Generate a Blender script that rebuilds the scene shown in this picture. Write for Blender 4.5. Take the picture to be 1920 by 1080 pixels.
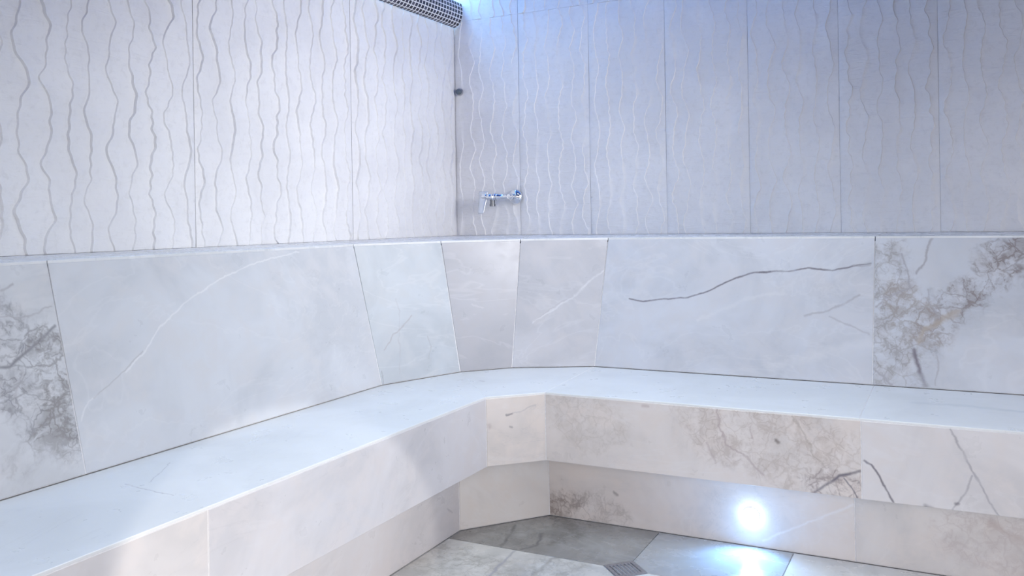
import bpy, math, random
from mathutils import Vector, Matrix, noise

for o in list(bpy.data.objects):
    bpy.data.objects.remove(o)
scn = bpy.context.scene
COL = scn.collection

# ------------------------------------------------------------------ camera
FPX, YAW, ROLL, CY, CAMZ = 1630.04, -0.47018, -0.016144, 411.57, 1.10
fwd = Vector((math.sin(YAW), math.cos(YAW), 0))
rgt0 = Vector((math.cos(YAW), -math.sin(YAW), 0))
up0 = Vector((0, 0, 1))
rgt = rgt0 * math.cos(ROLL) + up0 * math.sin(ROLL)
upv = -rgt0 * math.sin(ROLL) + up0 * math.cos(ROLL)
CAM = Vector((0, 0, CAMZ))
cd = bpy.data.cameras.new('camera')
cd.sensor_width = 36.0
cd.lens = 36.0 * FPX / 1920
cd.shift_y = (CY - 540) / 1920
cd.clip_start = 0.02
cam = bpy.data.objects.new('camera', cd)
COL.objects.link(cam)
cam.matrix_world = Matrix((
    (rgt.x, upv.x, -fwd.x, CAM.x), (rgt.y, upv.y, -fwd.y, CAM.y), (rgt.z, upv.z, -fwd.z, CAM.z), (0, 0, 0, 1)))
scn.camera = cam


def hit(px, py, p0, n):
    """point of the photograph carried onto a real plane of the room"""
    d = rgt * ((px - 960) / FPX) + upv * ((CY - py) / FPX) + fwd
    return CAM + d * ((p0 - CAM).dot(n) / d.dot(n))


# ------------------------------------------------------------------ light
w = bpy.data.worlds.new('world')
scn.world = w
w.use_nodes = True
w.node_tree.nodes['Background'].inputs[0].default_value = (1.0, 0.965, 0.985, 1)
w.node_tree.nodes['Background'].inputs[1].default_value = 1.95
scn.view_settings.view_transform = 'Standard'
scn.view_settings.look = 'None'
scn.view_settings.gamma = 1
scn.view_settings.use_curve_mapping = False
scn.view_settings.exposure = 0.0


def area(name, loc, target, sx, sy, power, color, spread=180):
    l = bpy.data.lights.new(name, 'AREA')
    l.shape = 'RECTANGLE'
    l.size, l.size_y = sx, sy
    l.energy = power
    l.color = color
    l.spread = math.radians(spread)
    o = bpy.data.objects.new(name, l)
    COL.objects.link(o)
    o.location = loc
    o.rotation_euler = (Vector(target) - Vector(loc)).to_track_quat('-Z', 'Y').to_euler()
    return o


# luminaire on the right-hand side of the room, out of frame
area('side_light', (1.05, 2.70, 1.95), (-2.4, 3.25, 1.58), 0.8, 0.6, 9.3, (1.0, 0.985, 0.985), 62)
# ceiling luminaire in the middle of the room
area('ceiling_light', (-0.8, 2.0, 2.44), (-0.8, 2.0, 0), 1.4, 1.9, 20.5, (0.84, 0.95, 1.0), 130)
# warm light falling in from the entrance behind the camera
sl = bpy.data.lights.new('entrance_light', 'SPOT')
sl.energy = 230
sl.color = (1.0, 0.95, 0.87)
sl.spot_size = math.radians(13.4)
sl.spot_blend = 0.16
sl.shadow_soft_size = 0.02
so = bpy.data.objects.new('entrance_light', sl)
COL.objects.link(so)
so.location = (0.60, -0.76, 1.25)
so.rotation_euler = Vector((-math.cos(math.radians(49.5)) * 0.955, math.sin(math.radians(49.5)) * 0.955, -0.296)).to_track_quat('-Z', 'Y').to_euler()


# ------------------------------------------------------------------ node helpers
class NT:
    def __init__(self, name):
        self.m = bpy.data.materials.new(name)
        self.m.use_nodes = True
        self.t = self.m.node_tree
        self.b = self.t.nodes['Principled BSDF']

    def n(self, typ, ins=None, **kw):
        x = self.t.nodes.new(typ)
        for k, v in kw.items():
            setattr(x, k, v)
        for k, v in (ins or {}).items():
            self.put(x, k, v)
        return x

    def put(self, x, k, v):
        if isinstance(v, bpy.types.NodeSocket):
            self.t.links.new(v, x.inputs[k])
        else:
            x.inputs[k].default_value = v

    def math(self, op, a, b=0.0, clamp=False):
        x = self.n('ShaderNodeMath', operation=op, use_clamp=clamp)
        self.put(x, 0, a)
        self.put(x, 1, b)
        return x.outputs[0]

    def vec(self, op, a, b=(0, 0, 0)):
        x = self.n('ShaderNodeVectorMath', operation=op)
        self.put(x, 0, a)
        self.put(x, 1, b)
        return x.outputs[0]

    def mix(self, fac, a, b):
        x = self.n('ShaderNodeMix', data_type='RGBA')
        self.put(x, 0, fac)
        for k, v in ((6, a), (7, b)):
            if not isinstance(v, bpy.types.NodeSocket):
                v = (v[0], v[1], v[2], 1)
            self.put(x, k, v)
        return x.outputs[2]

    def noise(self, vec, scale, detail=3, rough=0.55, dist=0.0):
        return self.n('ShaderNodeTexNoise', {'Vector': vec, 'Scale': scale, 'Detail': detail,
                                             'Roughness': rough, 'Distortion': dist})

    def ramp(self, v, a, b, lo=0.0, hi=1.0, smooth=True):
        x = self.n('ShaderNodeMapRange', {0: v, 1: a, 2: b, 3: lo, 4: hi},
                   interpolation_type='SMOOTHSTEP' if smooth else 'LINEAR')
        return x.outputs[0]


def make_segment_group():
    g = bpy.data.node_groups.new('vein_segment', 'ShaderNodeTree')
    I = g.interface
    I.new_socket('P', in_out='INPUT', socket_type='NodeSocketVector')
    I.new_socket('A', in_out='INPUT', socket_type='NodeSocketVector')
    I.new_socket('B', in_out='INPUT', socket_type='NodeSocketVector')
    I.new_socket('W', in_out='INPUT', socket_type='NodeSocketFloat')
    I.new_socket('Mask', in_out='OUTPUT', socket_type='NodeSocketFloat')
    gi = g.nodes.new('NodeGroupInput')
    go = g.nodes.new('NodeGroupOutput')

    def vm(op, a, b=None):
        x = g.nodes.new('ShaderNodeVectorMath')
        x.operation = op
        g.links.new(a, x.inputs[0])
        if b is not None:
            g.links.new(b, x.inputs[1])
        return x
    pa = vm('SUBTRACT', gi.outputs[0], gi.outputs[1]).outputs[0]
    ba = vm('SUBTRACT', gi.outputs[2], gi.outputs[1]).outputs[0]
    d1 = vm('DOT_PRODUCT', pa, ba).outputs['Value']
    d2 = vm('DOT_PRODUCT', ba, ba).outputs['Value']
    dv = g.nodes.new('ShaderNodeMath')
    dv.operation = 'DIVIDE'
    dv.use_clamp = True
    g.links.new(d1, dv.inputs[0])
    g.links.new(d2, dv.inputs[1])
    sc = g.nodes.new('ShaderNodeVectorMath')
    sc.operation = 'SCALE'
    g.links.new(ba, sc.inputs[0])
    g.links.new(dv.outputs[0], sc.inputs['Scale'])
    df = vm('SUBTRACT', pa, sc.outputs[0]).outputs[0]
    ln = vm('LENGTH', df).outputs['Value']
    mr = g.nodes.new('ShaderNodeMapRange')
    mr.interpolation_type = 'SMOOTHSTEP'
    g.links.new(ln, mr.inputs[0])
    mr.inputs[1].default_value = 0
    g.links.new(gi.outputs[3], mr.inputs[2])
    mr.inputs[3].default_value = 1
    mr.inputs[4].default_value = 0
    g.links.new(mr.outputs[0], go.inputs[0])
    return g


SEG = make_segment_group()


def polyline_mask(N, P, pts, width):
    out = None
    for (a, b) in zip(pts[:-1], pts[1:]):
        x = N.n('ShaderNodeGroup')
        x.node_tree = SEG
        N.put(x, 'P', P)
        x.inputs['A'].default_value = (a[0], a[1], 0)
        x.inputs['B'].default_value = (b[0], b[1], 0)
        x.inputs['W'].default_value = width
        out = x.outputs[0] if out is None else N.math('MAXIMUM', out, x.outputs[0])
    return out


def marble(name, seed, base=(0.72, 0.72, 0.745), veins=(), breccia=(), rough=0.32, cloud=0.10, tone=None, grain=0.75, hairs=1.0):
    """veins: (uv points, half width, colour, strength, jitter); breccia: (uv points, half width, colour, strength)"""
    N = NT(name)
    tc = N.n('ShaderNodeTexCoord').outputs['Object']
    flat = N.vec('MULTIPLY', tc, (1, 1, 0))
    sp = N.vec('ADD', flat, (seed * 3.17, seed * 1.71, seed * 0.37))
    c1 = N.noise(sp, 2.6, 4, 0.6, 0.7)
    c2 = N.noise(sp, 11, 4, 0.6, 0.3)
    warm = tone or (base[0] * 0.985, base[1] * 0.955, base[2] * 0.93)
    cool = tuple(c * (1 - cloud * 1.4) for c in base)
    col = N.mix(N.ramp(c1.outputs[0], 0.38, 0.64), base, cool)
    col = N.mix(N.math('MULTIPLY', N.ramp(c2.outputs[0], 0.42, 0.70), grain), col, warm)
    # hair veins running diagonally
    an = N.vec('MULTIPLY', sp, (1.0, 1.9, 1.0))
    v = N.noise(an, 2.1, 5, 0.62, 1.6)
    hair = N.math('ABSOLUTE', N.math('SUBTRACT', v.outputs[0], 0.5))
    hm = N.math('MULTIPLY', N.ramp(hair, 0.0, 0.012, 1, 0), N.ramp(c1.outputs[0], 0.45, 0.62))
    col = N.mix(N.math('MULTIPLY', hm, 0.16 * hairs), col, (0.42, 0.41, 0.43))
    v2 = N.noise(N.vec('ADD', an, (7.3, 2.2, 0)), 1.7, 4, 0.6, 1.2)
    lm = N.ramp(N.math('ABSOLUTE', N.math('SUBTRACT', v2.outputs[0], 0.5)), 0.0, 0.02, 1, 0)
    col = N.mix(N.math('MULTIPLY', lm, 0.10 * hairs), col, (0.82, 0.82, 0.84))
    # warps
    wj = N.noise(sp, 22, 3, 0.6)
    wv = N.vec('SUBTRACT', wj.outputs[1], (0.5, 0.5, 0.5))
    if breccia:
        wb = N.noise(sp, 9, 4, 0.65)
        pb = N.vec('ADD', flat, N.vec('MULTIPLY', N.vec('SUBTRACT', wb.outputs[1], (0.5, 0.5, 0.5)), (0.20, 0.20, 0)))
        vp = N.vec('ADD', sp, N.vec('MULTIPLY', wv, (0.05, 0.05, 0)))
        vor = N.n('ShaderNodeTexVoronoi', {'Vector': vp, 'Scale': 26.0}, feature='DISTANCE_TO_EDGE')
        vor2 = N.n('ShaderNodeTexVoronoi', {'Vector': vp, 'Scale': 13.0}, feature='DISTANCE_TO_EDGE')
        fine = N.noise(sp, 34, 5, 0.7, 0.8)
        mid = N.noise(sp, 15, 4, 0.65, 0.5)
        for pts, wd, c, s in breccia:
            mk = N.ramp(polyline_mask(N, pb, pts, wd * 1.25), 0.0, 0.55)
            lines = N.math('MAXIMUM', N.math('MULTIPLY', N.ramp(vor.outputs[0], 0.0, 0.07, 1, 0), N.ramp(mid.outputs[0], 0.42, 0.58)),
                           N.math('MULTIPLY', N.ramp(vor2.outputs[0], 0.0, 0.05, 1, 0), 0.8))
            pat = N.math('MAXIMUM', N.math('MULTIPLY', lines, 0.75), N.math('MULTIPLY', N.ramp(fine.outputs[0], 0.47, 0.72), 0.8))
            pat = N.math('ADD', N.math('MULTIPLY', pat, 0.95), N.math('MULTIPLY', N.ramp(mid.outputs[0], 0.38, 0.66), 0.55), True)
            col = N.mix(N.math('MULTIPLY', N.math('MULTIPLY', mk, pat), s), col, c)
    for pts, wd, c, s, jit in veins:
        pv = N.vec('ADD', flat, N.vec('MULTIPLY', wv, (jit, jit, 0)))
        mk = polyline_mask(N, pv, pts, wd)
        fade = N.ramp(c2.outputs[0], 0.25, 0.6, 0.45, 1.0)
        col = N.mix(N.math('MULTIPLY', N.math('MULTIPLY', mk, fade), s), col, c)
    N.put(N.b, 'Base Color', col)
    N.put(N.b, 'Roughness', N.ramp(c2.outputs[0], 0.3, 0.7, rough - 0.05 * hairs, rough + 0.08 * hairs))
    bp = N.n('ShaderNodeBump', {'Height': c2.outputs[0], 'Strength': 0.04 * hairs, 'Distance': 0.01})
    N.put(N.b, 'Normal', bp.outputs[0])
    return N.m


def plain(name, col, rough=0.5, metal=0.0, var=0.06, scale=30, bump=0.0, emit=None, es=0.0):
    N = NT(name)
    tc = N.n('ShaderNodeTexCoord').outputs['Object']
    ns = N.noise(tc, scale, 3)
    c = N.mix(N.ramp(ns.outputs[0], 0.35, 0.65), tuple(min(1, x * (1 + var)) for x in col), tuple(x * (1 - var) for x in col))
    N.put(N.b, 'Base Color', c)
    N.put(N.b, 'Roughness', rough)
    N.put(N.b, 'Metallic', metal)
    if bump:
        bp = N.n('ShaderNodeBump', {'Height': ns.outputs[0], 'Strength': bump, 'Distance': 0.005})
        N.put(N.b, 'Normal', bp.outputs[0])
    if emit:
        N.put(N.b, 'Emission Color', (*emit, 1))
        N.put(N.b, 'Emission Strength', es)
    return N.m


def stone_wall_material():
    N = NT('wavy_stone')
    g = N.n('ShaderNodeNewGeometry').outputs['Position']
    a = N.noise(g, 3.0, 4, 0.6, 0.4)
    b = N.noise(g, 38, 5, 0.7, 0.4)
    c = N.noise(g, 160, 2, 0.6)
    col = N.mix(N.ramp(a.outputs[0], 0.35, 0.65), (0.83, 0.83, 0.84), (0.77, 0.77, 0.785))
    col = N.mix(N.math('MULTIPLY', N.ramp(b.outputs[0], 0.48, 0.75), 0.5), col, (0.68, 0.675, 0.68))
    N.put(N.b, 'Base Color', col)
    N.put(N.b, 'Roughness', 0.42)
    # fine short horizontal ripples of the cast relief
    st = N.vec('MULTIPLY', g, (7, 7, 42))
    r = N.noise(st, 1.0, 3, 0.6, 1.2)
    h = N.math('ADD', N.math('MULTIPLY', b.outputs[0], 0.5), N.math('MULTIPLY', c.outputs[0], 0.15))
    h = N.math('ADD', h, N.math('MULTIPLY', N.ramp(r.outputs[0], 0.5, 0.68), 0.35))
    bp = N.n('ShaderNodeBump', {'Height': h, 'Strength': 0.34, 'Distance': 0.006})
    N.put(N.b, 'Normal', bp.outputs[0])
    return N.m


GROUT = plain('light_grout', (0.80, 0.79, 0.80), 0.8, scale=90)
GROUT_DARK = plain("grey_grout", (0.70, 0.70, 0.72), 0.8, scale=90)
STONE = stone_wall_material()
PLASTER = plain('ceiling_plaster', (0.07, 0.12, 0.32), 0.7, scale=12)
CHROME = plain('chrome', (0.82, 0.84, 0.87), 0.10, 1.0, var=0.02)
SATIN = plain('satin_handle', (0.70, 0.74, 0.80), 0.25, 0.35, var=0.03)
STEEL = plain('brushed_steel', (0.46, 0.46, 0.50), 0.38, 0.9, var=0.12, scale=120)
DARKM = plain('dark_chrome', (0.20, 0.21, 0.23), 0.25, 0.9)
DARK = plain('dark_void', (0.03, 0.03, 0.04), 0.7)
SLATE = plain('dark_rubber', (0.10, 0.13, 0.16), 0.45, scale=60)

# ------------------------------------------------------------------ object helpers


def link(o, parent=None):
    COL.objects.link(o)
    if parent is not None:
        o.parent = parent
        o.matrix_parent_inverse = Matrix.Identity(4)
    return o


def mesh_obj(name, vs, fs, mat, parent=None, smooth=False):
    me = bpy.data.meshes.new(name)
    me.from_pydata([tuple(v) for v in vs], [], fs)
    me.update()
    me.materials.append(mat)
    if smooth:
        for p in me.polygons:
            p.use_smooth = True
    return link(bpy.data.objects.new(name, me), parent)


def empty(name, loc, label, cat):
    o = bpy.data.objects.new(name, None)
    o.location = loc
    o.empty_display_size = 0.05
    COL.objects.link(o)
    o['label'] = label
    o['category'] = cat
    return o


def place(o, M, parent=None):
    """world matrix M, parents are unrotated empties or meshes at their location"""
    if parent is not None:
        o.parent = parent
        o.matrix_parent_inverse = Matrix.Identity(4)
        o.matrix_basis = Matrix.Translation(-parent.location) @ M
    else:
        o.matrix_basis = M


def frame_of(P, ref_u=None):
    P = [Vector(p) for p in P]
    n = Vector((0, 0, 0))
    for a, b in zip(P, P[1:] + P[:1]):
        n += a.cross(b)
    n.normalize()
    u = Vector(ref_u) if ref_u is not None else (P[1] - P[0])
    u = (u - n * u.dot(n)).normalized()
    v = n.cross(u)
    return P[0], u, v, n


def uv_of(pt, fr):
    d = pt - fr[0]
    return (d.dot(fr[1]), d.dot(fr[2]))


def pixels_to_uv(pts, fr):
    return [uv_of(hit(px, py, fr[0], fr[3]), fr) for px, py in pts]


def inset(poly, b):
    n = len(poly)
    out = []
    for i in range(n):
        p0, p1, p2 = Vector(poly[i - 1]), Vector(poly[i]), Vector(poly[(i + 1) % n])
        d1 = (p1 - p0).normalized()
        d2 = (p2 - p1).normalized()
        n1 = Vector((-d1.y, d1.x))
        n2 = Vector((-d2.y, d2.x))
        k = (n1 + n2) / (1 + n1.dot(n2))
        out.append(p1 + k * b)
    return out


GAP = 0.0028


def slab(name, P, thick, mat, parent=None, gap=GAP / 2, bev=0.0012, ref_u=None):
    """tile: planar polygon P (counter-clockwise seen from the front), softened arris, own thickness"""
    fr = frame_of(P, ref_u)
    pl = [uv_of(Vector(p), fr) for p in P]
    o2 = inset(pl, gap)
    i2 = inset(pl, gap + bev)
    n = len(pl)
    wz = [(Vector(p) - fr[0]).dot(fr[3]) for p in P]
    vs = [(p.x, p.y, q) for p, q in zip(i2, wz)] + [(p.x, p.y, q - bev) for p, q in zip(o2, wz)] + [(p.x, p.y, q - thick) for p, q in zip(o2, wz)]
    fs = [tuple(range(n))]
    for i in range(n):
        j = (i + 1) % n
        fs.append((n + i, n + j, j, i))
        fs.append((2 * n + i, 2 * n + j, n + j, n + i))
    fs.append(tuple(reversed(range(2 * n, 3 * n))))
    o = mesh_obj(name, vs, fs, mat)
    o0, u, v, nn = fr
    M = Matrix(((u.x, v.x, nn.x, o0.x), (u.y, v.y, nn.y, o0.y), (u.z, v.z, nn.z, o0.z), (0, 0, 0, 1)))
    place(o, M, parent)
    return o


def V(x, y, z):
    return Vector((x, y, z))


def prism(name, poly, z0, z1, mat, parent=None):
    n = len(poly)
    off = parent.location if parent is not None else Vector((0, 0, 0))
    vs = [(x - off.x, y - off.y, z0 - off.z) for x, y in poly] + [(x - off.x, y - off.y, z1 - off.z) for x, y in poly]
    fs = [tuple(reversed(range(n))), tuple(range(n, 2 * n))]
    for i in range(n):
        j = (i + 1) % n
        fs.append((i, j, n + j, n + i))
    return mesh_obj(name, vs, fs, mat, parent)


def lathe(name, prof, loc, axis, mat, parent=None, seg=28, smooth=True):
    """prof: (radius, height) pairs along axis"""
    ax = Vector(axis).normalized()
    a = ax.orthogonal().normalized()
    b = ax.cross(a)
    off = parent.location if parent is not None else Vector((0, 0, 0))
    vs, fs = [], []
    L = Vector(loc) - off
    for r, h in prof:
        for k in range(seg):
            t = 2 * math.pi * k / seg
            vs.append(L + ax * h + (a * math.cos(t) + b * math.sin(t)) * r)
    for i in range(len(prof) - 1):
        for k in range(seg):
            k2 = (k + 1) % seg
            fs.append((i * seg + k, i * seg + k2, (i + 1) * seg + k2, (i + 1) * seg + k))
    fs.append(tuple(reversed(range(seg))))
    fs.append(tuple(range((len(prof) - 1) * seg, len(prof) * seg)))
    o = mesh_obj(name, vs, fs, mat, parent, smooth)
    if smooth:
        o.data.set_sharp_from_angle(angle=math.radians(38))
    return o


# ------------------------------------------------------------------ dimensions
XW, YW = -2.475, 4.191            # wall planes
ZC = 2.47                         # ceiling
Y0, X1 = -0.4, 1.7                # where the modelled room ends
ZS, ZR = 0.484, 0.240             # seat top, underside of the overhang
XF, YF = -1.4597, 2.805           # seat front
A, B = (XF, 2.650), (-1.3047, YF)
XK, YK = -1.577, 2.933            # plinth planes
C, D = (XK, 2.656), (-1.3537, YK)
XB, YB = -1.925, 3.364            # foot of the backrest
J1, J2, J3, J4 = (XB, 2.687), (-1.793, 3.044), (-1.643, 3.211), (-1.3365, YB)
ZL, ZLW = 1.010, 1.0165           # ledge front, ledge at the wall
XT, YT = -2.035, 3.497            # top of the backrest
T1, T2, T3, T4 = (XT, 2.672), (-1.889, 3.067), (-1.653, 3.330), (-1.3184, YT)

# ------------------------------------------------------------------ floor
fl = mesh_obj('floor', [(XW, Y0, -0.004), (X1, Y0, -0.004), (X1, YW, -0.004), (XW, YW, -0.004),
                        (XW, Y0, -0.10), (X1, Y0, -0.10), (X1, YW, -0.10), (XW, YW, -0.10)],
              [(0, 1, 2, 3), (7, 6, 5, 4), (0, 4, 5, 1), (1, 5, 6, 2), (2, 6, 7, 3), (3, 7, 4, 0)], GROUT_DARK)
fl['kind'] = 'structure'
DX, DY, DR = -0.932, 2.577, 0.072          # drain centre and half diagonal
FXS = [XK + 0.002, DX, -0.48, -0.03, 0.42, 0.87, 1.32, X1]
FYS = [YK - 0.002, DY, 2.127, 1.677, 1.227, 0.777, 0.327, Y0]
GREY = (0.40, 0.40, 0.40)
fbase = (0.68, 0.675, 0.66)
fk = 0
for i in range(len(FXS) - 1):
    for j in range(len(FYS) - 1):
        x0, x1, y1, y0 = FXS[i], FXS[i + 1], FYS[j], FYS[j + 1]
        pts = [V(x0, y0, 0), V(x1, y0, 0), V(x1, y1, 0), V(x0, y1, 0)]
        r = DR + 0.001
        if j == 0 and i == 0:   # corner tile follows the bevelled plinth and the drain
            pts = [V(x0, y0, 0), V(x1 - r, y0, 0), V(x1, y0 + r, 0), V(x1, y1, 0), V(D[0] + 0.002, y1, 0), V(x0, C[1] - 0.002, 0)]
        elif j == 0 and i == 1:
            pts = [V(x0 + r, y0, 0), V(x1, y0, 0), V(x1, y1, 0), V(x0, y1, 0), V(x0, y0 + r, 0)]
        elif j == 1 and i == 0:
            pts = [V(x0, y0, 0), V(x1, y0, 0), V(x1, y1 - r, 0), V(x1 - r, y1, 0), V(x0, y1, 0)]
        elif j == 1 and i == 1:
            pts = [V(x0, y0, 0), V(x1, y0, 0), V(x1, y1, 0), V(x0 + r, y1, 0), V(x0, y1 - r, 0)]
        fr = frame_of(pts, (1, 0, 0))
        br, ve = [], []
        if (i, j) == (0, 0):
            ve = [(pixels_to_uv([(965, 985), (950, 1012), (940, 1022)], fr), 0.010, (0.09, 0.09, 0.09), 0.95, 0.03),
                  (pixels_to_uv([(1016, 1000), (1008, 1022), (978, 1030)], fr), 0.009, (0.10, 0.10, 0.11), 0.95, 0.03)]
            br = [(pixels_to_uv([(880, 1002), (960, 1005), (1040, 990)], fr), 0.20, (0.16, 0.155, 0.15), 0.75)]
        elif (i, j) == (0, 1):
            ve = [(pixels_to_uv([(965, 1032), (945, 1052), (920, 1079)], fr), 0.010, (0.36, 0.36, 0.40), 0.95, 0.03),
                  (pixels_to_uv([(1050, 1042), (1020, 1060), (1000, 1079)], fr), 0.014, (0.36, 0.35, 0.34), 0.9, 0.05)]
            br = [(pixels_to_uv([(800, 1040), (850, 1060), (900, 1079)], fr), 0.16, (0.36, 0.35, 0.33), 0.75),
                  (pixels_to_uv([(1060, 1048), (1030, 1079)], fr), 0.10, (0.38, 0.37, 0.35), 0.8)]
        elif fk % 3 == 1:
            br = [([(0.05, 0.1), (0.4, 0.35)], 0.16, (0.38, 0.37, 0.35), 0.6)]
        m = marble('floor_marble', 11 + fk, (0.33, 0.322, 0.315) if (i, j) == (0, 0) else (0.44, 0.45, 0.47) if (i, j) == (1, 0) else fbase, ve, br, rough=0.24, cloud=0.2)  # corner tile's base darkened to hold the shade beside the plinth
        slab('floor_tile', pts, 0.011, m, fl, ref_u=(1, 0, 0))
        fk += 1

pav = prism('floor', [(-20.0, -30.0), (30.0, -30.0), (30.0, YW + 20), (-20.0, YW + 20)], -0.14, -0.101, plain('unseen_ground', (0.16, 0.155, 0.155), 0.8, scale=3))
pav['kind'] = 'structure'  # unseen ground, added to stop world light rising past the floor edges

# ------------------------------------------------------------------ relief walls


def relief_tile(parent, origin, udir, ndir, width, z0, z1, nrib, seed, depth=0.0075, smin=0.25):
    rnd = random.Random(seed)
    U, Nn = Vector(udir), Vector(ndir)
    g = 0.0007
    ht = z1 - z0
    nz = max(8, int(ht / 0.0095))
    sp = width / nrib
    ribs = []
    for k in range(-1, nrib + 2):
        ribs.append(((k + 0.45 + rnd.uniform(-0.10, 0.10)) * sp,
                     [(rnd.uniform(0.13, 0.24) * sp, rnd.uniform(0.22, 0.34), rnd.uniform(0, 6.3)),
                      (rnd.uniform(0.03, 0.095) * sp, rnd.uniform(0.11, 0.18), rnd.uniform(0, 6.3)),
                      (rnd.uniform(0.015, 0.04) * sp, rnd.uniform(0.04, 0.07), rnd.uniform(0, 6.3))],
                     rnd.uniform(0, 50), rnd.uniform(0.75, 1.1)))

    def rx(rb, z):
        x = rb[0]
        for a_, p_, f_ in rb[1]:
            s = math.sin(2 * math.pi * z / p_ + f_)
            x += a_ * (s if a_ < 0.06 * sp else math.copysign(abs(s) ** 1.3, s))
        x += 0.10 * sp * noise.noise((rb[2], z * 5.0, 3.1))
        x += 0.045 * sp * noise.noise((rb[2], z * 38.0, 9.1))
        return x

    def strength(rb, z):
        s = 0.62 + 0.75 * noise.noise((rb[2] * 1.7, z * 4.2, 0.4))
        return depth * rb[3] * max(smin, min(1.15, s))
    ts = [0.0, 0.07, 0.22, 0.45, 0.72]
    rows, vs, fs = [], [], []
    back = []
    for i in range(nz + 1):
        zz = z0 + g + (ht - 2 * g) * i / nz
        cols = []
        for k in range(len(ribs) - 1):
            xa, xb = rx(ribs[k], zz), rx(ribs[k + 1], zz)
            if xb < xa + 0.012:
                xb = xa + 0.012
            sa = strength(ribs[k], zz)
            for t in ts:
                hh = sa * (1 - t) ** 1.25
                cols.append((xa + (xb - xa - 0.0026) * t, hh))
            cols.append((xb - 0.0026, 0.0))
        row = []
        for x, hh in cols:
            hh += 0.0012 * noise.noise((x * 22 + seed, zz * 22, 1.0)) + 0.0011
            # flatten towards the cut edges of the tile
            e = min(1.0, max(0.0, min(x, width - x) / 0.012))
            x = min(max(x, g), width - g)
            row.append((x, max(0.0002, hh * (0.12 + 0.88 * e)), zz))
        rows.append(row)
    m = len(rows[0])
    # fixed edge columns
    for row in rows:
        r2 = [(g, 0.0, row[0][2]), (g, row[0][1], row[0][2])] + row[1:-1] + [(width - g, row[-1][1], row[0][2]), (width - g, 0.0, row[0][2])]
        for x, hh, zz in r2:
            vs.append(Vector(origin) + U * x + Nn * (hh + 0.0) + Vector((0, 0, zz)))
    mm = m + 2
    flip = U.cross(Vector((0, 0, 1))).dot(Nn) < 0
    for i in range(nz):
        for k in range(mm - 1):
            q = (i * mm + k, i * mm + k + 1, (i + 1) * mm + k + 1, (i + 1) * mm + k)
            fs.append(tuple(reversed(q)) if flip else q)
    base = len(vs)
    # closed back 8 mm behind
    for x, zz in ((g, z0 + g), (width - g, z0 + g), (width - g, z1 - g), (g, z1 - g)):
        vs.append(Vector(origin) + U * x - Nn * 0.008 + Vector((0, 0, zz)))
    bl, brr, tr, tl = 0, mm - 1, nz * mm + mm - 1, nz * mm
    fs += [tuple([base, base + 1] + list(range(brr, bl - 1, -1))), tuple([base + 2, base + 3] + list(range(tl, tr + 1))),
           tuple([base + 1, base + 2] + [i * mm + mm - 1 for i in range(nz, -1, -1)]),
           tuple([base + 3, base] + [i * mm for i in range(0, nz + 1)]), (base + 3, base + 2, base + 1, base)]
    o = mesh_obj('wall_tile', vs, fs, STONE, parent, True)
    o.data.set_sharp_from_angle(angle=math.radians(50))
    return o


def box_wall(name, x0, x1, y0, y1, z0, z1, mat):
    o = prism(name, [(x0, y0), (x1, y0), (x1, y1), (x0, y1)], z0, z1, mat)
    o['kind'] = 'structure'
    return o


wl = box_wall('wall_left', XW - 0.14, XW - 0.0002, Y0, YW + 0.14, -0.10, ZC, GROUT_DARK)
wb = box_wall('wall_back', XW - 0.003, X1, YW + 0.0002, YW + 0.14, -0.10, ZC, GROUT_DARK)
ce = box_wall('ceiling', XW - 0.14, X1, Y0 - 0.6, YW + 0.14, ZC + 0.001, ZC + 0.10, PLASTER)
box_wall('light_baffle_1', XW - 0.14, X1, Y0 - 0.60, Y0 - 0.50, 2.00, ZC, PLASTER)      # unseen baffle, added to hold world light off the wall tops
box_wall('light_baffle_2', X1, X1 + 0.10, Y0 - 0.60, YW + 0.14, 2.00, ZC, PLASTER)      # same added baffle along the open right side

ZJ = 2.205                                   # horizontal joint: tiles are 1.2 m tall
lj = [YW - 0.003, 3.248, 2.313, 1.378, 0.443, Y0]
for k in range(len(lj) - 1):
    wd = lj[k] - lj[k + 1]
    relief_tile(wl, (XW, lj[k + 1], 0), (0, 1, 0), (1, 0, 0), wd, ZLW, ZJ, 12, 100 + k, 0.0112, 0.42)
    relief_tile(wl, (XW, lj[k + 1], 0), (0, 1, 0), (1, 0, 0), wd, ZJ, ZC, 12, 150 + k, 0.0112, 0.42)
bj = [XW + 0.003, -2.076, -1.671, -1.266, -0.861, -0.456, -0.051, 0.354, 0.759, 1.164, X1]
for k in range(len(bj) - 1):
    wd = bj[k + 1] - bj[k]
    relief_tile(wb, (bj[k + 1], YW, 0), (-1, 0, 0), (0, -1, 0), wd, ZLW, ZJ, 6, 200 + k, 0.0072, 0.15)
    relief_tile(wb, (bj[k + 1], YW, 0), (-1, 0, 0), (0, -1, 0), wd, ZJ, ZC, 6, 250 + k, 0.0085, 0.35)

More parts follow.
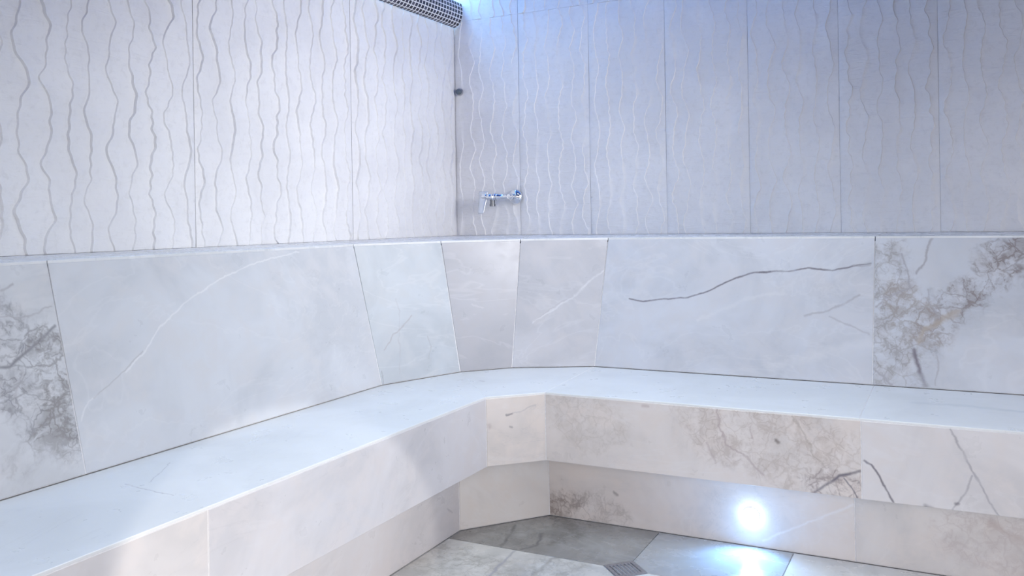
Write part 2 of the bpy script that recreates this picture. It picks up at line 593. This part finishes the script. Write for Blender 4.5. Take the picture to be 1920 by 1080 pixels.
# ------------------------------------------------------------------ bench
bench = empty('bench', V(XF - 0.3, YF + 0.3, 0), 'L-shaped built-in bench clad in pale marble tiles with recessed plinth', 'bench')
t = 0.0018
core = [(XF - t, Y0 + 0.005), (XF - t, A[1] + t * 0.41), (B[0] - t * 0.41, YF + t), (X1 - 0.005, YF + t), (X1 - 0.005, YB + 0.06),
        (J4[0], YB + 0.06), (J2[0] - 0.04, J2[1] + 0.05), (XB - 0.06, J1[1]), (XB - 0.06, Y0 + 0.005)]
prism('bench_core', core, ZR + 0.001, ZS - 0.0012, GROUT, bench)
kc = [(XK - t, Y0 + 0.005), (XK - t, C[1] + t * 0.4), (D[0] - t * 0.4, YK + t), (X1 - 0.005, YK + t), (X1 - 0.005, YB),
      (J4[0], YB), (XB, J1[1]), (XB, Y0 + 0.005)]
prism('plinth_core', kc, 0.0005, ZR - 0.0005, GROUT, bench)

SEATB = (0.80, 0.815, 0.82)
RISEB = (0.71, 0.685, 0.69)
WARMB = (0.73, 0.675, 0.645)
JX, JY, JS = -0.262, 1.386, 0.88


def px_panel(name, P, th, parent, seed, base, veins=(), breccia=(), ref_u=None, **kw):
    if name == 'backrest_panel':
        base = tuple(c * k for c, k in zip(base, (0.90, 0.92, 0.95)))
    fr = frame_of(P, ref_u)
    ve = [(pixels_to_uv(p, fr), wd, c, s, j) for p, wd, c, s, j in veins]
    br = [(pixels_to_uv(p, fr), wd, c, s) for p, wd, c, s in breccia]
    return slab(name, P, th, marble(name + '_marble', seed, base, ve, br, **kw), parent, ref_u=ref_u)


CRACK = (0.18, 0.165, 0.19)
SOFT = (0.38, 0.365, 0.39)
LITE = (0.76, 0.76, 0.78)
BROWN = (0.36, 0.31, 0.27)
GREYV = (0.27, 0.27, 0.29)
PINK = (0.45, 0.37, 0.36)

st = 0.006
t = 0.010
z = ZS
px_panel('seat_tile', [V(XF, Y0 + 0.005, z), V(XF, JS, z), V(XB, JS, z), V(XB, Y0 + 0.005, z)], st, bench, 1, SEATB, rough=0.30, cloud=0.05, grain=0.10, hairs=0.6)
px_panel('seat_tile', [V(XF, JS, z), V(*A, z), V(*J2, z), V(*J1, z), V(XB, JS, z)], st, bench, 2, SEATB,
         [([(235, 908), (275, 918), (325, 929)], 0.0035, SOFT, 0.7, 0.02), ([(318, 868), (295, 890), (280, 905)], 0.003, SOFT, 0.5, 0.02)], ref_u=(0, 1, 0), rough=0.30, cloud=0.05, grain=0.10, hairs=0.6)
px_panel('seat_tile', [V(*A, z), V(*B, z), V(*J4, z), V(*J3, z), V(*J2, z)], st, bench, 3, SEATB,
         [([(900, 714), (907, 715)], 0.012, SOFT, 0.8, 0.01)], rough=0.30, cloud=0.05, grain=0.10, hairs=0.6)
px_panel('seat_tile', [V(*B, z), V(JX, YF, z), V(JX, YB, z), V(*J4, z)], st, bench, 4, SEATB, rough=0.30, cloud=0.05, grain=0.10, hairs=0.6)
px_panel('seat_tile', [V(JX, YF, z), V(1.0, YF, z), V(1.0, YB, z), V(JX, YB, z)], st, bench, 5, SEATB,
         [([(1720, 755), (1820, 762), (1915, 772)], 0.03, (0.56, 0.60, 0.62), 0.6, 0.05)], rough=0.30, cloud=0.05, grain=0.10, hairs=0.6)
px_panel('seat_tile', [V(1.0, YF, z), V(X1 - 0.005, YF, z), V(X1 - 0.005, YB, z), V(1.0, YB, z)], st, bench, 6, SEATB, rough=0.30, cloud=0.05, grain=0.10, hairs=0.6)

zt, zb = ZS - st, ZR


def vquad(p, q, za, zb_):
    return [V(p[0], p[1], za), V(q[0], q[1], za), V(q[0], q[1], zb_), V(p[0], p[1], zb_)]


# seen from inside the room the left run goes from the camera to the corner
px_panel('riser_tile', vquad((XF, Y0 + 0.005), (XF, JY), zb, zt), t, bench, 21, RISEB)
px_panel('riser_tile', vquad((XF, JY), A, zb, zt), t, bench, 22, (0.665, 0.655, 0.685),  # base tinted blue-grey in place of the plinth spotlight's glow
         [([(722, 1030), (730, 1040)], 0.004, SOFT, 0.3, 0.01)])
px_panel('riser_tile', vquad(A, B, zb, zt), t, bench, 23, WARMB,
         [([(952, 779), (962, 776), (990, 765), (1005, 760)], 0.005, SOFT, 0.40, 0.03),
          ([(951, 778), (960, 777)], 0.007, CRACK, 0.65, 0.02), ([(957, 800), (961, 800)], 0.007, CRACK, 0.6, 0.02),
          ([(917, 798), (919, 803)], 0.012, PINK, 0.6, 0.02)])
px_panel('riser_tile', vquad(B, (JX + 0.003, YF), zb, zt), t, bench, 24, WARMB,
         [([(1528, 925), (1548, 908), (1575, 893), (1612, 884)], 0.0075, CRACK, 1.0, 0.012),
          ([(1583, 897), (1598, 915), (1608, 934)], 0.004, CRACK, 0.8, 0.012),
          ([(1345, 770), (1346, 800), (1362, 830), (1392, 850), (1410, 872), (1432, 887)], 0.008, PINK, 0.75, 0.05),
          ([(1405, 800), (1412, 822)], 0.006, PINK, 0.7, 0.03), ([(1325, 830), (1340, 868)], 0.006, PINK, 0.5, 0.03),
          ([(1455, 826), (1459, 830)], 0.010, (0.16, 0.13, 0.12), 0.95, 0.012),
          ([(1485, 782), (1512, 820), (1530, 855), (1545, 880)], 0.006, BROWN, 0.45, 0.05),
          ([(1205, 761), (1215, 762)], 0.008, PINK, 0.7, 0.02)],
         [([(1350, 780), (1440, 800), (1530, 860)], 0.17, (0.45, 0.38, 0.34), 0.62),
          ([(1540, 915), (1600, 925)], 0.06, (0.30, 0.25, 0.25), 0.8),
          ([(1050, 750), (1120, 800)], 0.12, (0.46, 0.41, 0.37), 0.5)])
px_panel('riser_tile', vquad((JX + 0.003, YF), (1.0, YF), zb, zt), t, bench, 25, RISEB,
         [([(1620, 863), (1634, 872), (1650, 892), (1665, 925), (1677, 946)], 0.0055, CRACK, 0.95, 0.014),
          ([(1783, 804), (1798, 835), (1814, 868), (1835, 905), (1852, 935), (1872, 968)], 0.0055, SOFT, 0.95, 0.02),
          ([(1822, 892), (1814, 918), (1797, 944), (1786, 956)], 0.0045, SOFT, 0.9, 0.015),
          ([(1793, 945), (1797, 945)], 0.008, CRACK, 0.9, 0.008), ([(1736, 948), (1746, 952)], 0.012, CRACK, 0.7, 0.02)])
px_panel('riser_tile', vquad((1.0, YF), (X1 - 0.005, YF), zb, zt), t, bench, 26, RISEB)

zk = ZR - 0.0005
px_panel('plinth_tile', vquad((XK, Y0 + 0.005), (XK, 1.40), 0.0005, zk), t, bench, 41, RISEB)
px_panel('plinth_tile', vquad((XK, 1.40), C, 0.0005, zk), t, bench, 42, (0.655, 0.64, 0.665),
         [([(838, 952), (848, 962)], 0.005, SOFT, 0.6, 0.02)])
px_panel('plinth_tile', vquad(C, D, 0.0005, zk), t, bench, 43, (0.73, 0.695, 0.67))
K1 = px_panel('plinth_tile', vquad(D, (-0.293, YK), 0.0005, zk), t, bench, 44, (0.75, 0.70, 0.675),
              [([(1152, 924), (1156, 928)], 0.010, (0.25, 0.22, 0.21), 0.8, 0.02),
               ([(1430, 1014), (1480, 992), (1530, 975), (1600, 945)], 0.007, (0.80, 0.78, 0.79), 0.8, 0.02)],
              [([(1035, 945), (1070, 945)], 0.07, (0.33, 0.28, 0.26), 0.95), ([(1100, 960), (1160, 970)], 0.07, (0.40, 0.36, 0.34), 0.6)])
px_panel('plinth_tile', vquad((-0.293, YK), (1.0, YK), 0.0005, zk), t, bench, 45, (0.73, 0.70, 0.69),
         [([(1860, 980), (1890, 1000), (1915, 1020)], 0.02, PINK, 0.5, 0.06)],
         [([(1820, 1000), (1900, 1010)], 0.12, (0.48, 0.42, 0.42), 0.5)])
px_panel('plinth_tile', vquad((1.0, YK), (X1 - 0.005, YK), 0.0005, zk), t, bench, 46, (0.73, 0.70, 0.69))

# ------------------------------------------------------------------ backrest
br = empty('backrest', V(XB - 0.2, YB + 0.2, ZS), 'reclined marble-clad backrest with a shelf ledge, running round the bench', 'backrest')
Z0 = ZS + 0.002


def bpoly(pb, qb, pt, qt):
    return [V(*pb, Z0), V(*qb, Z0), V(*qt, ZL), V(*pt, ZL)]


BACKB = (0.69, 0.695, 0.715)
PB = (XB, 1.438)
PT = (XT, 1.420)
RB = (-0.2695, YB)
RT = (-0.262, YT)
bt = 0.011
px_panel('backrest_panel', bpoly((XB, 0.45), PB, (XT, 0.45), PT), bt, br, 61, (0.69, 0.69, 0.70),
         [([(-20, 690), (18, 688), (45, 664), (75, 638), (103, 612)], 0.0075, (0.25, 0.25, 0.27), 1.0, 0.010),
          ([(18, 688), (60, 688), (95, 700)], 0.005, GREYV, 0.6, 0.03), ([(0, 545), (24, 533)], 0.005, SOFT, 0.8, 0.015),
          ([(0, 592), (45, 595), (95, 575)], 0.004, SOFT, 0.6, 0.03), ([(28, 745), (40, 700)], 0.008, SOFT, 0.6, 0.03)],
         [([(-30, 640), (30, 680), (100, 700), (125, 770)], 0.13, (0.28, 0.28, 0.30), 0.95),
          ([(90, 650), (120, 760), (100, 830)], 0.055, (0.27, 0.26, 0.26), 0.9), ([(40, 860), (110, 845)], 0.05, (0.42, 0.42, 0.44), 0.6)])
px_panel('backrest_panel', bpoly((XB, Y0 + 0.005), (XB, 0.45), (XT, Y0 + 0.005), (XT, 0.45)), bt, br, 60, BACKB)
px_panel('backrest_panel', bpoly(PB, J1, PT, T1), bt, br, 62, BACKB,
         [([(152, 790), (165, 752), (182, 740)], 0.0035, LITE, 0.6, 0.015),
          ([(176, 745), (200, 725), (232, 697), (268, 658)], 0.0035, (0.48, 0.48, 0.50), 0.85, 0.012),
          ([(236, 698), (270, 662), (300, 612), (350, 565), (410, 525), (480, 492), (560, 472)], 0.0045, LITE, 0.75, 0.02),
          ([(590, 760), (620, 735)], 0.04, (0.52, 0.52, 0.54), 0.35, 0.05)])
px_panel('backrest_panel', bpoly(J1, J2, T1, T2), bt, br, 63, (0.565, 0.595, 0.625),  # base darkened to take back side light on this corner facet
         [([(802, 630), (808, 650), (804, 672)], 0.005, (0.40, 0.41, 0.44), 0.9, 0.012),
          ([(774, 590), (757, 610), (738, 628), (722, 655)], 0.005, SOFT, 0.75, 0.025),
          ([(742, 560), (748, 585), (750, 700)], 0.004, SOFT, 0.35, 0.03), ([(715, 696), (720, 720)], 0.004, CRACK, 0.6, 0.012)])
px_panel('backrest_panel', bpoly(J2, J3, T2, T3), bt, br, 64, (0.455, 0.45, 0.475),  # darkest facet base, takes back more of the side light
         [([(885, 570), (905, 578)], 0.006, LITE, 0.25, 0.02), ([(885, 464), (895, 455)], 0.006, SOFT, 0.4, 0.02)])
px_panel('backrest_panel', bpoly(J3, J4, T3, T4), bt, br, 65, (0.59, 0.58, 0.60),
         [([(998, 605), (1040, 580), (1080, 552), (1110, 525), (1132, 507)], 0.007, LITE, 0.42, 0.03),
          ([(1000, 603), (1050, 568), (1075, 555)], 0.004, SOFT, 0.35, 0.02)])
px_panel('backrest_panel', bpoly(J4, RB, T4, RT), bt, br, 66, (0.66, 0.66, 0.69),
         [([(1180, 560), (1205, 565), (1240, 561), (1290, 558), (1330, 545), (1380, 521), (1415, 511), (1445, 509)], 0.0058, CRACK, 0.95, 0.010),
          ([(1425, 510), (1480, 508), (1515, 503), (1560, 507), (1598, 499), (1632, 494)], 0.0058, CRACK, 0.95, 0.012),
          ([(1600, 498), (1615, 500), (1632, 497)], 0.004, SOFT, 0.9, 0.006),
          ([(1508, 592), (1550, 583), (1580, 570), (1612, 553)], 0.007, SOFT, 0.65, 0.02),
          ([(1556, 594), (1590, 610), (1630, 627)], 0.006, SOFT, 0.5, 0.02),
          ([(1310, 600), (1400, 560), (1470, 548)], 0.012, (0.68, 0.68, 0.70), 0.4, 0.04),
          ([(1440, 690), (1540, 665), (1630, 640)], 0.03, (0.67, 0.665, 0.685), 0.4, 0.06)])
RB2, RT2 = (0.62, YB), (0.62, YT)
px_panel('backrest_panel', bpoly(RB, RB2, RT, RT2), bt, br, 67, (0.64, 0.645, 0.675),
         [([(1714, 656), (1718, 678), (1726, 700), (1734, 726)], 0.013, (0.20, 0.18, 0.21), 1.0, 0.020),
          ([(1640, 690), (1655, 705), (1672, 722)], 0.008, SOFT, 0.95, 0.03),
          ([(1750, 440), (1740, 468), (1733, 495), (1718, 512)], 0.007, SOFT, 0.95, 0.025),
          ([(1692, 478), (1702, 515), (1706, 538), (1690, 545), (1660, 558), (1642, 575)], 0.006, SOFT, 0.95, 0.025),
          ([(1738, 543), (1742, 565), (1755, 585)], 0.005, SOFT, 0.8, 0.02),
          ([(1722, 645), (1750, 648), (1760, 680), (1753, 722)], 0.005, SOFT, 0.7, 0.02),
          ([(1905, 487), (1925, 480)], 0.007, (0.30, 0.28, 0.28), 0.9, 0.015),
          ([(1720, 640), (1745, 612), (1770, 595), (1800, 585)], 0.016, (0.42, 0.36, 0.31), 0.75, 0.05)],
         [([(1645, 500), (1665, 600), (1680, 690)], 0.13, (0.33, 0.31, 0.31), 0.85),
          ([(1740, 610), (1790, 570), (1850, 520), (1915, 465)], 0.080, (0.27, 0.24, 0.24), 1.0),
          ([(1690, 560), (1730, 620)], 0.08, (0.36, 0.32, 0.30), 0.75)])
px_panel('backrest_panel', bpoly(RB2, (X1 - 0.005, YB), RT2, (X1 - 0.005, YT)), bt, br, 68, BACKB)

# core behind the panels, then the ledge on top
e = 0.0016


def ring_obj(name, bot, top, bot2, top2, mat, parent):
    n = len(bot)
    off = parent.location
    vs = [p - off for p in bot + top + top2 + bot2]
    fs = []
    for r in range(4):
        for i in range(n - 1):
            a, b = r * n + i, r * n + i + 1
            c, d = ((r + 1) % 4) * n + i + 1, ((r + 1) % 4) * n + i
            fs.append((a, b, c, d))
    fs += [(0, n, 2 * n, 3 * n), (n - 1, 4 * n - 1, 3 * n - 1, 2 * n - 1)]
    return mesh_obj(name, vs, fs, mat, parent)


path_b = [(XB, Y0 + 0.006), J1, J2, J3, J4, (X1 - 0.006, YB)]
path_t = [(XT, Y0 + 0.006), T1, T2, T3, T4, (X1 - 0.006, YT)]
outd = [(-1, 0), (-0.98, 0.2), (-0.83, 0.55), (-0.55, 0.83), (-0.2, 0.98), (0, 1)]
wallp = [(XW + 0.002, Y0 + 0.006), (XW + 0.002, T1[1]), (XW + 0.002, YW - 0.35), (-2.0, YW - 0.003), (T4[0], YW - 0.003), (X1 - 0.006, YW - 0.003)]
off_p = lambda path, k: [(p[0] + o[0] * k, p[1] + o[1] * k) for p, o in zip(path, outd)]
ring_obj('backrest_core', [V(*p, ZS + 0.002) for p in off_p(path_b, e)], [V(*p, ZL - 0.012) for p in off_p(path_t, e)],
         [V(*p, ZS + 0.002) for p in off_p(path_b, 0.30)], [V(*p, ZL - 0.012) for p in off_p(path_t, 0.20)], GROUT, br)


def ledge(front_a, front_b, back, seed):
    fa = V(front_a[0], front_a[1], ZL + 0.006)
    fb = V(front_b[0], front_b[1], ZL + 0.006)
    P = [fa, fb] + [V(b[0], b[1], ZLW - 0.0006) for b in back]
    return slab('ledge_tile', P, 0.011, marble('ledge_marble', seed, (0.75, 0.765, 0.78), rough=0.28), br)


ledge((XT, Y0 + 0.006), PT, [(XW + 0.002, 1.42), (XW + 0.002, Y0 + 0.006)], 81)
ledge(PT, T1, [(XW + 0.002, T1[1]), (XW + 0.002, 1.42)], 82)
ledge(T1, T2, [(XW + 0.002, 3.5), (XW + 0.002, T1[1])], 83)
ledge(T2, T3, [(-2.0, YW - 0.003), (XW + 0.002, YW - 0.003), (XW + 0.002, 3.5)], 84)
ledge(T3, T4, [(T4[0], YW - 0.003), (-2.0, YW - 0.003)], 85)
ledge(T4, RT, [(RT[0], YW - 0.003), (T4[0], YW - 0.003)], 86)
ledge(RT, RT2, [(RT2[0], YW - 0.003), (RT[0], YW - 0.003)], 87)
ledge(RT2, (X1 - 0.006, YT), [(X1 - 0.006, YW - 0.003), (RT2[0], YW - 0.003)], 88)

# ------------------------------------------------------------------ mosaic cornice with hidden blue light
CZ0, CZ1, CP = 2.172, 2.300, 0.056
CX = XW + 0.009
co = empty('mosaic_cornice', V(CX, YW - 0.5, CZ0), 'rounded cornice of small black mosaic tiles with white grout, high on left wall', 'cornice')


def cprof(a):
    """profile angle 0..1 -> (offset from wall, height, outward normal)"""
    th = a * math.radians(118)
    rx_, rz_ = CP, (CZ1 - CZ0) / (1 - math.cos(math.radians(118)))
    x = rx_ * math.sin(th)
    zz = CZ0 + rz_ * (1 - math.cos(th))
    nx, nz_ = math.sin(th) / rx_, -math.cos(th) / rz_
    L = math.hypot(nx, nz_)
    return x, zz, nx / L, nz_ / L


na = 18
vs, fs = [], []
CY0, CY1 = Y0 + 0.05, YW - 0.010
for yy in (CY0, CY1):
    for k in range(na + 1):
        x, zz, _, _ = cprof(k / na)
        vs.append(V(CX + x, yy, zz) - co.location)
    for k in range(na, -1, -1):
        x, zz, nx, nz_ = cprof(k / na)
        vs.append(V(CX + max(0.0, x - 0.012 * max(0.15, nx)), yy, zz + (0.006 if k < na else 0)) - co.location)
n2 = 2 * (na + 1)
for k in range(n2):
    k2 = (k + 1) % n2
    fs.append((k, k2, n2 + k2, n2 + k))
fs += [tuple(range(n2)), tuple(reversed(range(n2, 2 * n2)))]
WG = plain('white_grout', (0.80, 0.80, 0.84), 0.7, scale=80)
mo = mesh_obj('moulding', vs, fs, WG, co)
# tiles: arc length table
arc = [0.0]
for k in range(1, 201):
    a_, b_ = cprof((k - 1) / 200), cprof(k / 200)
    arc.append(arc[-1] + math.hypot(a_[0] - b_[0], a_[1] - b_[1]))
rowsn, pitch = 7, 0.0288
rp = arc[-1] / rowsn


def at_arc(s):
    for k in range(200):
        if arc[k + 1] >= s:
            return cprof((k + (s - arc[k]) / (arc[k + 1] - arc[k])) / 200)
    return cprof(1.0)


def tile_mats():
    out = []
    for i, c in enumerate([(0.018, 0.018, 0.032), (0.035, 0.033, 0.055), (0.075, 0.07, 0.10), (0.012, 0.012, 0.02)]):
        out.append(plain('mosaic_glaze', c, 0.16 + 0.05 * i, var=0.2))
    return out


TM = tile_mats()
rnd = random.Random(5)
row_meshes = {}
for rr in range(rowsn):
    for mi, mt in enumerate(TM):
        s0, s1 = rr * rp + rp * 0.13, (rr + 1) * rp - rp * 0.13
        q0, q1 = at_arc(s0), at_arc(s1)
        hw = pitch * 0.37
        vs = []
        for q in (q0, q1):
            for yy in (-hw, hw):
                vs.append((q[0] - q[2] * 0.001, yy, q[1] - CZ0 - q[3] * 0.001))
        for q, sg in ((q0, 1), (q1, -1)):
            for yy in (-hw * 0.9, hw * 0.9):
                vs.append((q[0] + q[2] * 0.0016, yy, q[1] - CZ0 + q[3] * 0.0016))
        fs = [(4, 5, 7, 6), (0, 1, 5, 4), (1, 3, 7, 5), (3, 2, 6, 7), (2, 0, 4, 6), (0, 2, 3, 1)]
        me = bpy.data.meshes.new('mosaic_tile')
        me.from_pydata(vs, [], fs)
        me.materials.append(mt)
        row_meshes[rr, mi] = me
ncol = int((CY1 - CY0) / pitch)
sv, sf = [], []
for c in range(ncol):
    for rr in range(rowsn):
        mi = rnd.choices(range(4), (5, 4, 2, 4))[0]
        yy = CY1 - pitch * (c + 0.5)
        if c < 42:
            link(bpy.data.objects.new('mosaic_tile', row_meshes[rr, mi]), co)
            COL.objects[-1].location = (0, yy - co.location.y, 0)
        else:
            me = row_meshes[rr, 1]
            b0 = len(sv)
            sv += [(v.co.x, v.co.y + yy - co.location.y, v.co.z) for v in me.vertices]
            sf += [tuple(b0 + i for i in p.vertices) for p in me.polygons]
so2 = mesh_obj('mosaic_tiles', sv, sf, TM[1], co)
so2['kind'] = 'stuff'
# LED strip on the wall just above the cornice
LEDB = plain('blue_led', (0.3, 0.5, 0.9), 0.5, emit=(0.26, 0.58, 1.0), es=14.0)
prism('unseen_led_strip', [(CX + 0.003, Y0 + 0.1), (CX + 0.045, Y0 + 0.1), (CX + 0.045, YW - 0.012), (CX + 0.003, YW - 0.012)], 2.385, 2.40, LEDB, co)

# unseen blue strip, added to tint the top of the back wall
prism('unseen_led_strip', [(XW + 0.05, YW - 0.30), (-0.2, YW - 0.30), (-0.2, YW - 0.27), (XW + 0.05, YW - 0.27)], ZC - 0.016, ZC,
           plain('added_blue_glow', (0.3, 0.5, 0.9), 0.5, emit=(0.05, 0.30, 1.0), es=6.0), ce)
# ------------------------------------------------------------------ shower valve on the back wall
vz = CAMZ + 0.122
vy = YW
va = empty('shower_valve', V(-2.10, vy, vz), 'small chrome wall valve with lever handle above the corner ledge', 'valve')
lathe('wall_flange', [(0.0, 0.0), (0.040, 0.0), (0.041, 0.004), (0.038, 0.012), (0.026, 0.020), (0.017, 0.024), (0.0, 0.024)], (-2.100, vy - 0.010, vz), (0, -1, 0), CHROME, va)
lathe('elbow', [(0.0, 0), (0.016, 0), (0.0165, 0.035), (0.019, 0.040), (0.018, 0.056), (0.012, 0.064), (0.0, 0.066)], (-2.100, vy - 0.030, vz), (0, -1, 0), CHROME, va)
lathe('pipe', [(0.0, 0), (0.0135, 0.0), (0.0150, 0.012), (0.0150, 0.050), (0.0190, 0.056), (0.0190, 0.066), (0.0, 0.066)], (-2.112, vy - 0.080, vz), (-1, 0, 0), CHROME, va)
lathe('valve_body', [(0.0, 0), (0.020, 0.0), (0.0215, 0.006), (0.0175, 0.010), (0.0175, 0.013), (0.0215, 0.017), (0.0215, 0.022), (0.0175, 0.026),
                     (0.0175, 0.030), (0.020, 0.034), (0.020, 0.052), (0.014, 0.058), (0.0, 0.058)], (-2.179, vy - 0.080, vz), (-1, 0, 0), CHROME, va)
lathe('outlet', [(0.0, 0), (0.013, 0.0), (0.013, 0.022), (0.0155, 0.023), (0.0155, 0.036), (0.010, 0.036), (0.009, 0.030), (0.0, 0.030)], (-2.205, vy - 0.080, vz - 0.014), (0, 0, -1), DARKM, va)
lathe('handle_hub', [(0.0, 0), (0.0165, 0), (0.0185, 0.006), (0.0185, 0.026), (0.012, 0.034), (0.0, 0.035)], (-2.236, vy - 0.080, vz + 0.004), (-1, 0, 0), CHROME, va)
# lever: tapering curved blade hanging from the hub
vs, fs = [], []
nl = 12
for i in range(nl + 1):
    s = i / nl
    zc = vz + 0.032 - 0.122 * s
    yc = vy - 0.084 - 0.030 * s ** 1.5
    xc = -2.256 - 0.004 * s
    hw_ = 0.030 - 0.012 * s + (0.004 if i in (0, nl) else 0.0) * -1
    th_ = 0.0075 - 0.003 * s
    for k in range(10):
        a_ = 2 * math.pi * k / 10
        vs.append(V(xc + hw_ * math.cos(a_), yc + th_ * math.sin(a_), zc) - va.location)
for i in range(nl):
    for k in range(10):
        k2 = (k + 1) % 10
        fs.append((i * 10 + k2, i * 10 + k, (i + 1) * 10 + k, (i + 1) * 10 + k2))
fs += [tuple(range(10)), tuple(reversed(range(nl * 10, nl * 10 + 10)))]
mesh_obj('lever_handle', vs, fs, SATIN, va, True)

# ------------------------------------------------------------------ sensor knob near the corner
sk = empty('wall_sensor', V(-2.437, YW, CAMZ + 0.713), 'small dark round sensor knob beside the room corner, below the cornice', 'sensor')
lathe('sensor_collar', [(0.0, 0), (0.021, 0), (0.021, 0.004), (0.0175, 0.006), (0.0, 0.006)], (-2.437, YW - 0.009, CAMZ + 0.713), (0, -1, 0), STEEL, sk, 20)
lathe('sensor_cap', [(0.0, 0), (0.016, 0), (0.016, 0.012), (0.012, 0.020), (0.006, 0.0235), (0.0, 0.0245)], (-2.437, YW - 0.015, CAMZ + 0.713), (0, -1, 0), SLATE, sk, 20)

# ------------------------------------------------------------------ floor drain
dr = empty('floor_drain', V(DX, DY, 0), 'square slotted metal drain grate set diagonally in the floor tiles', 'drain')
s2 = math.sqrt(0.5)


def diag(a, b, zz):
    return V(a * s2 - b * s2, a * s2 + b * s2, zz)


def dbox(name, a0, a1, b0, b1, z0, z1, mat):
    vs = [diag(a, b, zz) for zz in (z0, z1) for a, b in ((a0, b0), (a1, b0), (a1, b1), (a0, b1))]
    fs = [(3, 2, 1, 0), (4, 5, 6, 7), (0, 1, 5, 4), (1, 2, 6, 5), (2, 3, 7, 6), (3, 0, 4, 7)]
    return mesh_obj(name, vs, fs, mat, dr)


hd = DR * s2 - 0.0015
dbox('drain_well', -hd + 0.002, hd - 0.002, -hd + 0.002, hd - 0.002, -0.011, -0.0085, DARK)
fw = 0.011
for a in ((-hd, hd, -hd, -hd + fw), (-hd, hd, hd - fw, hd), (-hd, -hd + fw, -hd + fw, hd - fw), (hd - fw, hd, -hd + fw, hd - fw)):
    dbox('frame_bar', *a, -0.010, 0.0018, STEEL)
nb = 6
inner = 2 * (hd - fw)
for k in range(nb):
    b0 = -hd + fw + inner * (k + 0.5) / nb - 0.0031
    dbox('grate_bar', b0, b0 + 0.0062, -hd + fw, hd - fw, -0.008, 0.0012, STEEL)

# ------------------------------------------------------------------ recessed light in the plinth
rl = empty('recessed_light', V(-0.616, YK, 0.102), 'round glowing blue-white spotlight set into the bench plinth', 'light')
lathe('bezel', [(0.0, 0), (0.0285, 0), (0.0285, 0.0015), (0.0275, 0.0026), (0.0, 0.0026)], (-0.616, YK - 0.0002, 0.102), (0, -1, 0), WG, rl, 32)
LENS = plain('glowing_lens', (0.9, 0.95, 1.0), 0.3, emit=(0.62, 0.80, 1.0), es=26.0)
lathe('lens', [(0.0, 0.0), (0.0268, 0.0), (0.0262, 0.005), (0.0225, 0.011), (0.016, 0.015), (0.008, 0.0172), (0.0, 0.018)], (-0.616, YK - 0.0025, 0.102), (0, -1, 0), LENS, rl, 32)

ll = bpy.data.lights.new('recessed_light_glow', 'POINT')
ll.energy = 0.18
ll.color = (0.26, 0.54, 1.0)
ll.shadow_soft_size = 0.018
lo = bpy.data.objects.new('recessed_light_glow', ll)
COL.objects.link(lo)
lo.parent = rl
lo.location = (0, -0.062, 0)

lf = bpy.data.lights.new('recessed_light_beam', 'SPOT')
lf.energy = 9.5
lf.color = (0.17, 0.47, 1.0)
lf.spot_size = math.radians(130)
lf.spot_blend = 1.0
lf.shadow_soft_size = 0.015
lo2 = bpy.data.objects.new('recessed_light_beam', lf)
COL.objects.link(lo2)
lo2.parent = rl
lo2.location = (0, -0.026, 0.004)
lo2.rotation_euler = Vector((0, -0.75, -0.66)).to_track_quat('-Z', 'Y').to_euler()
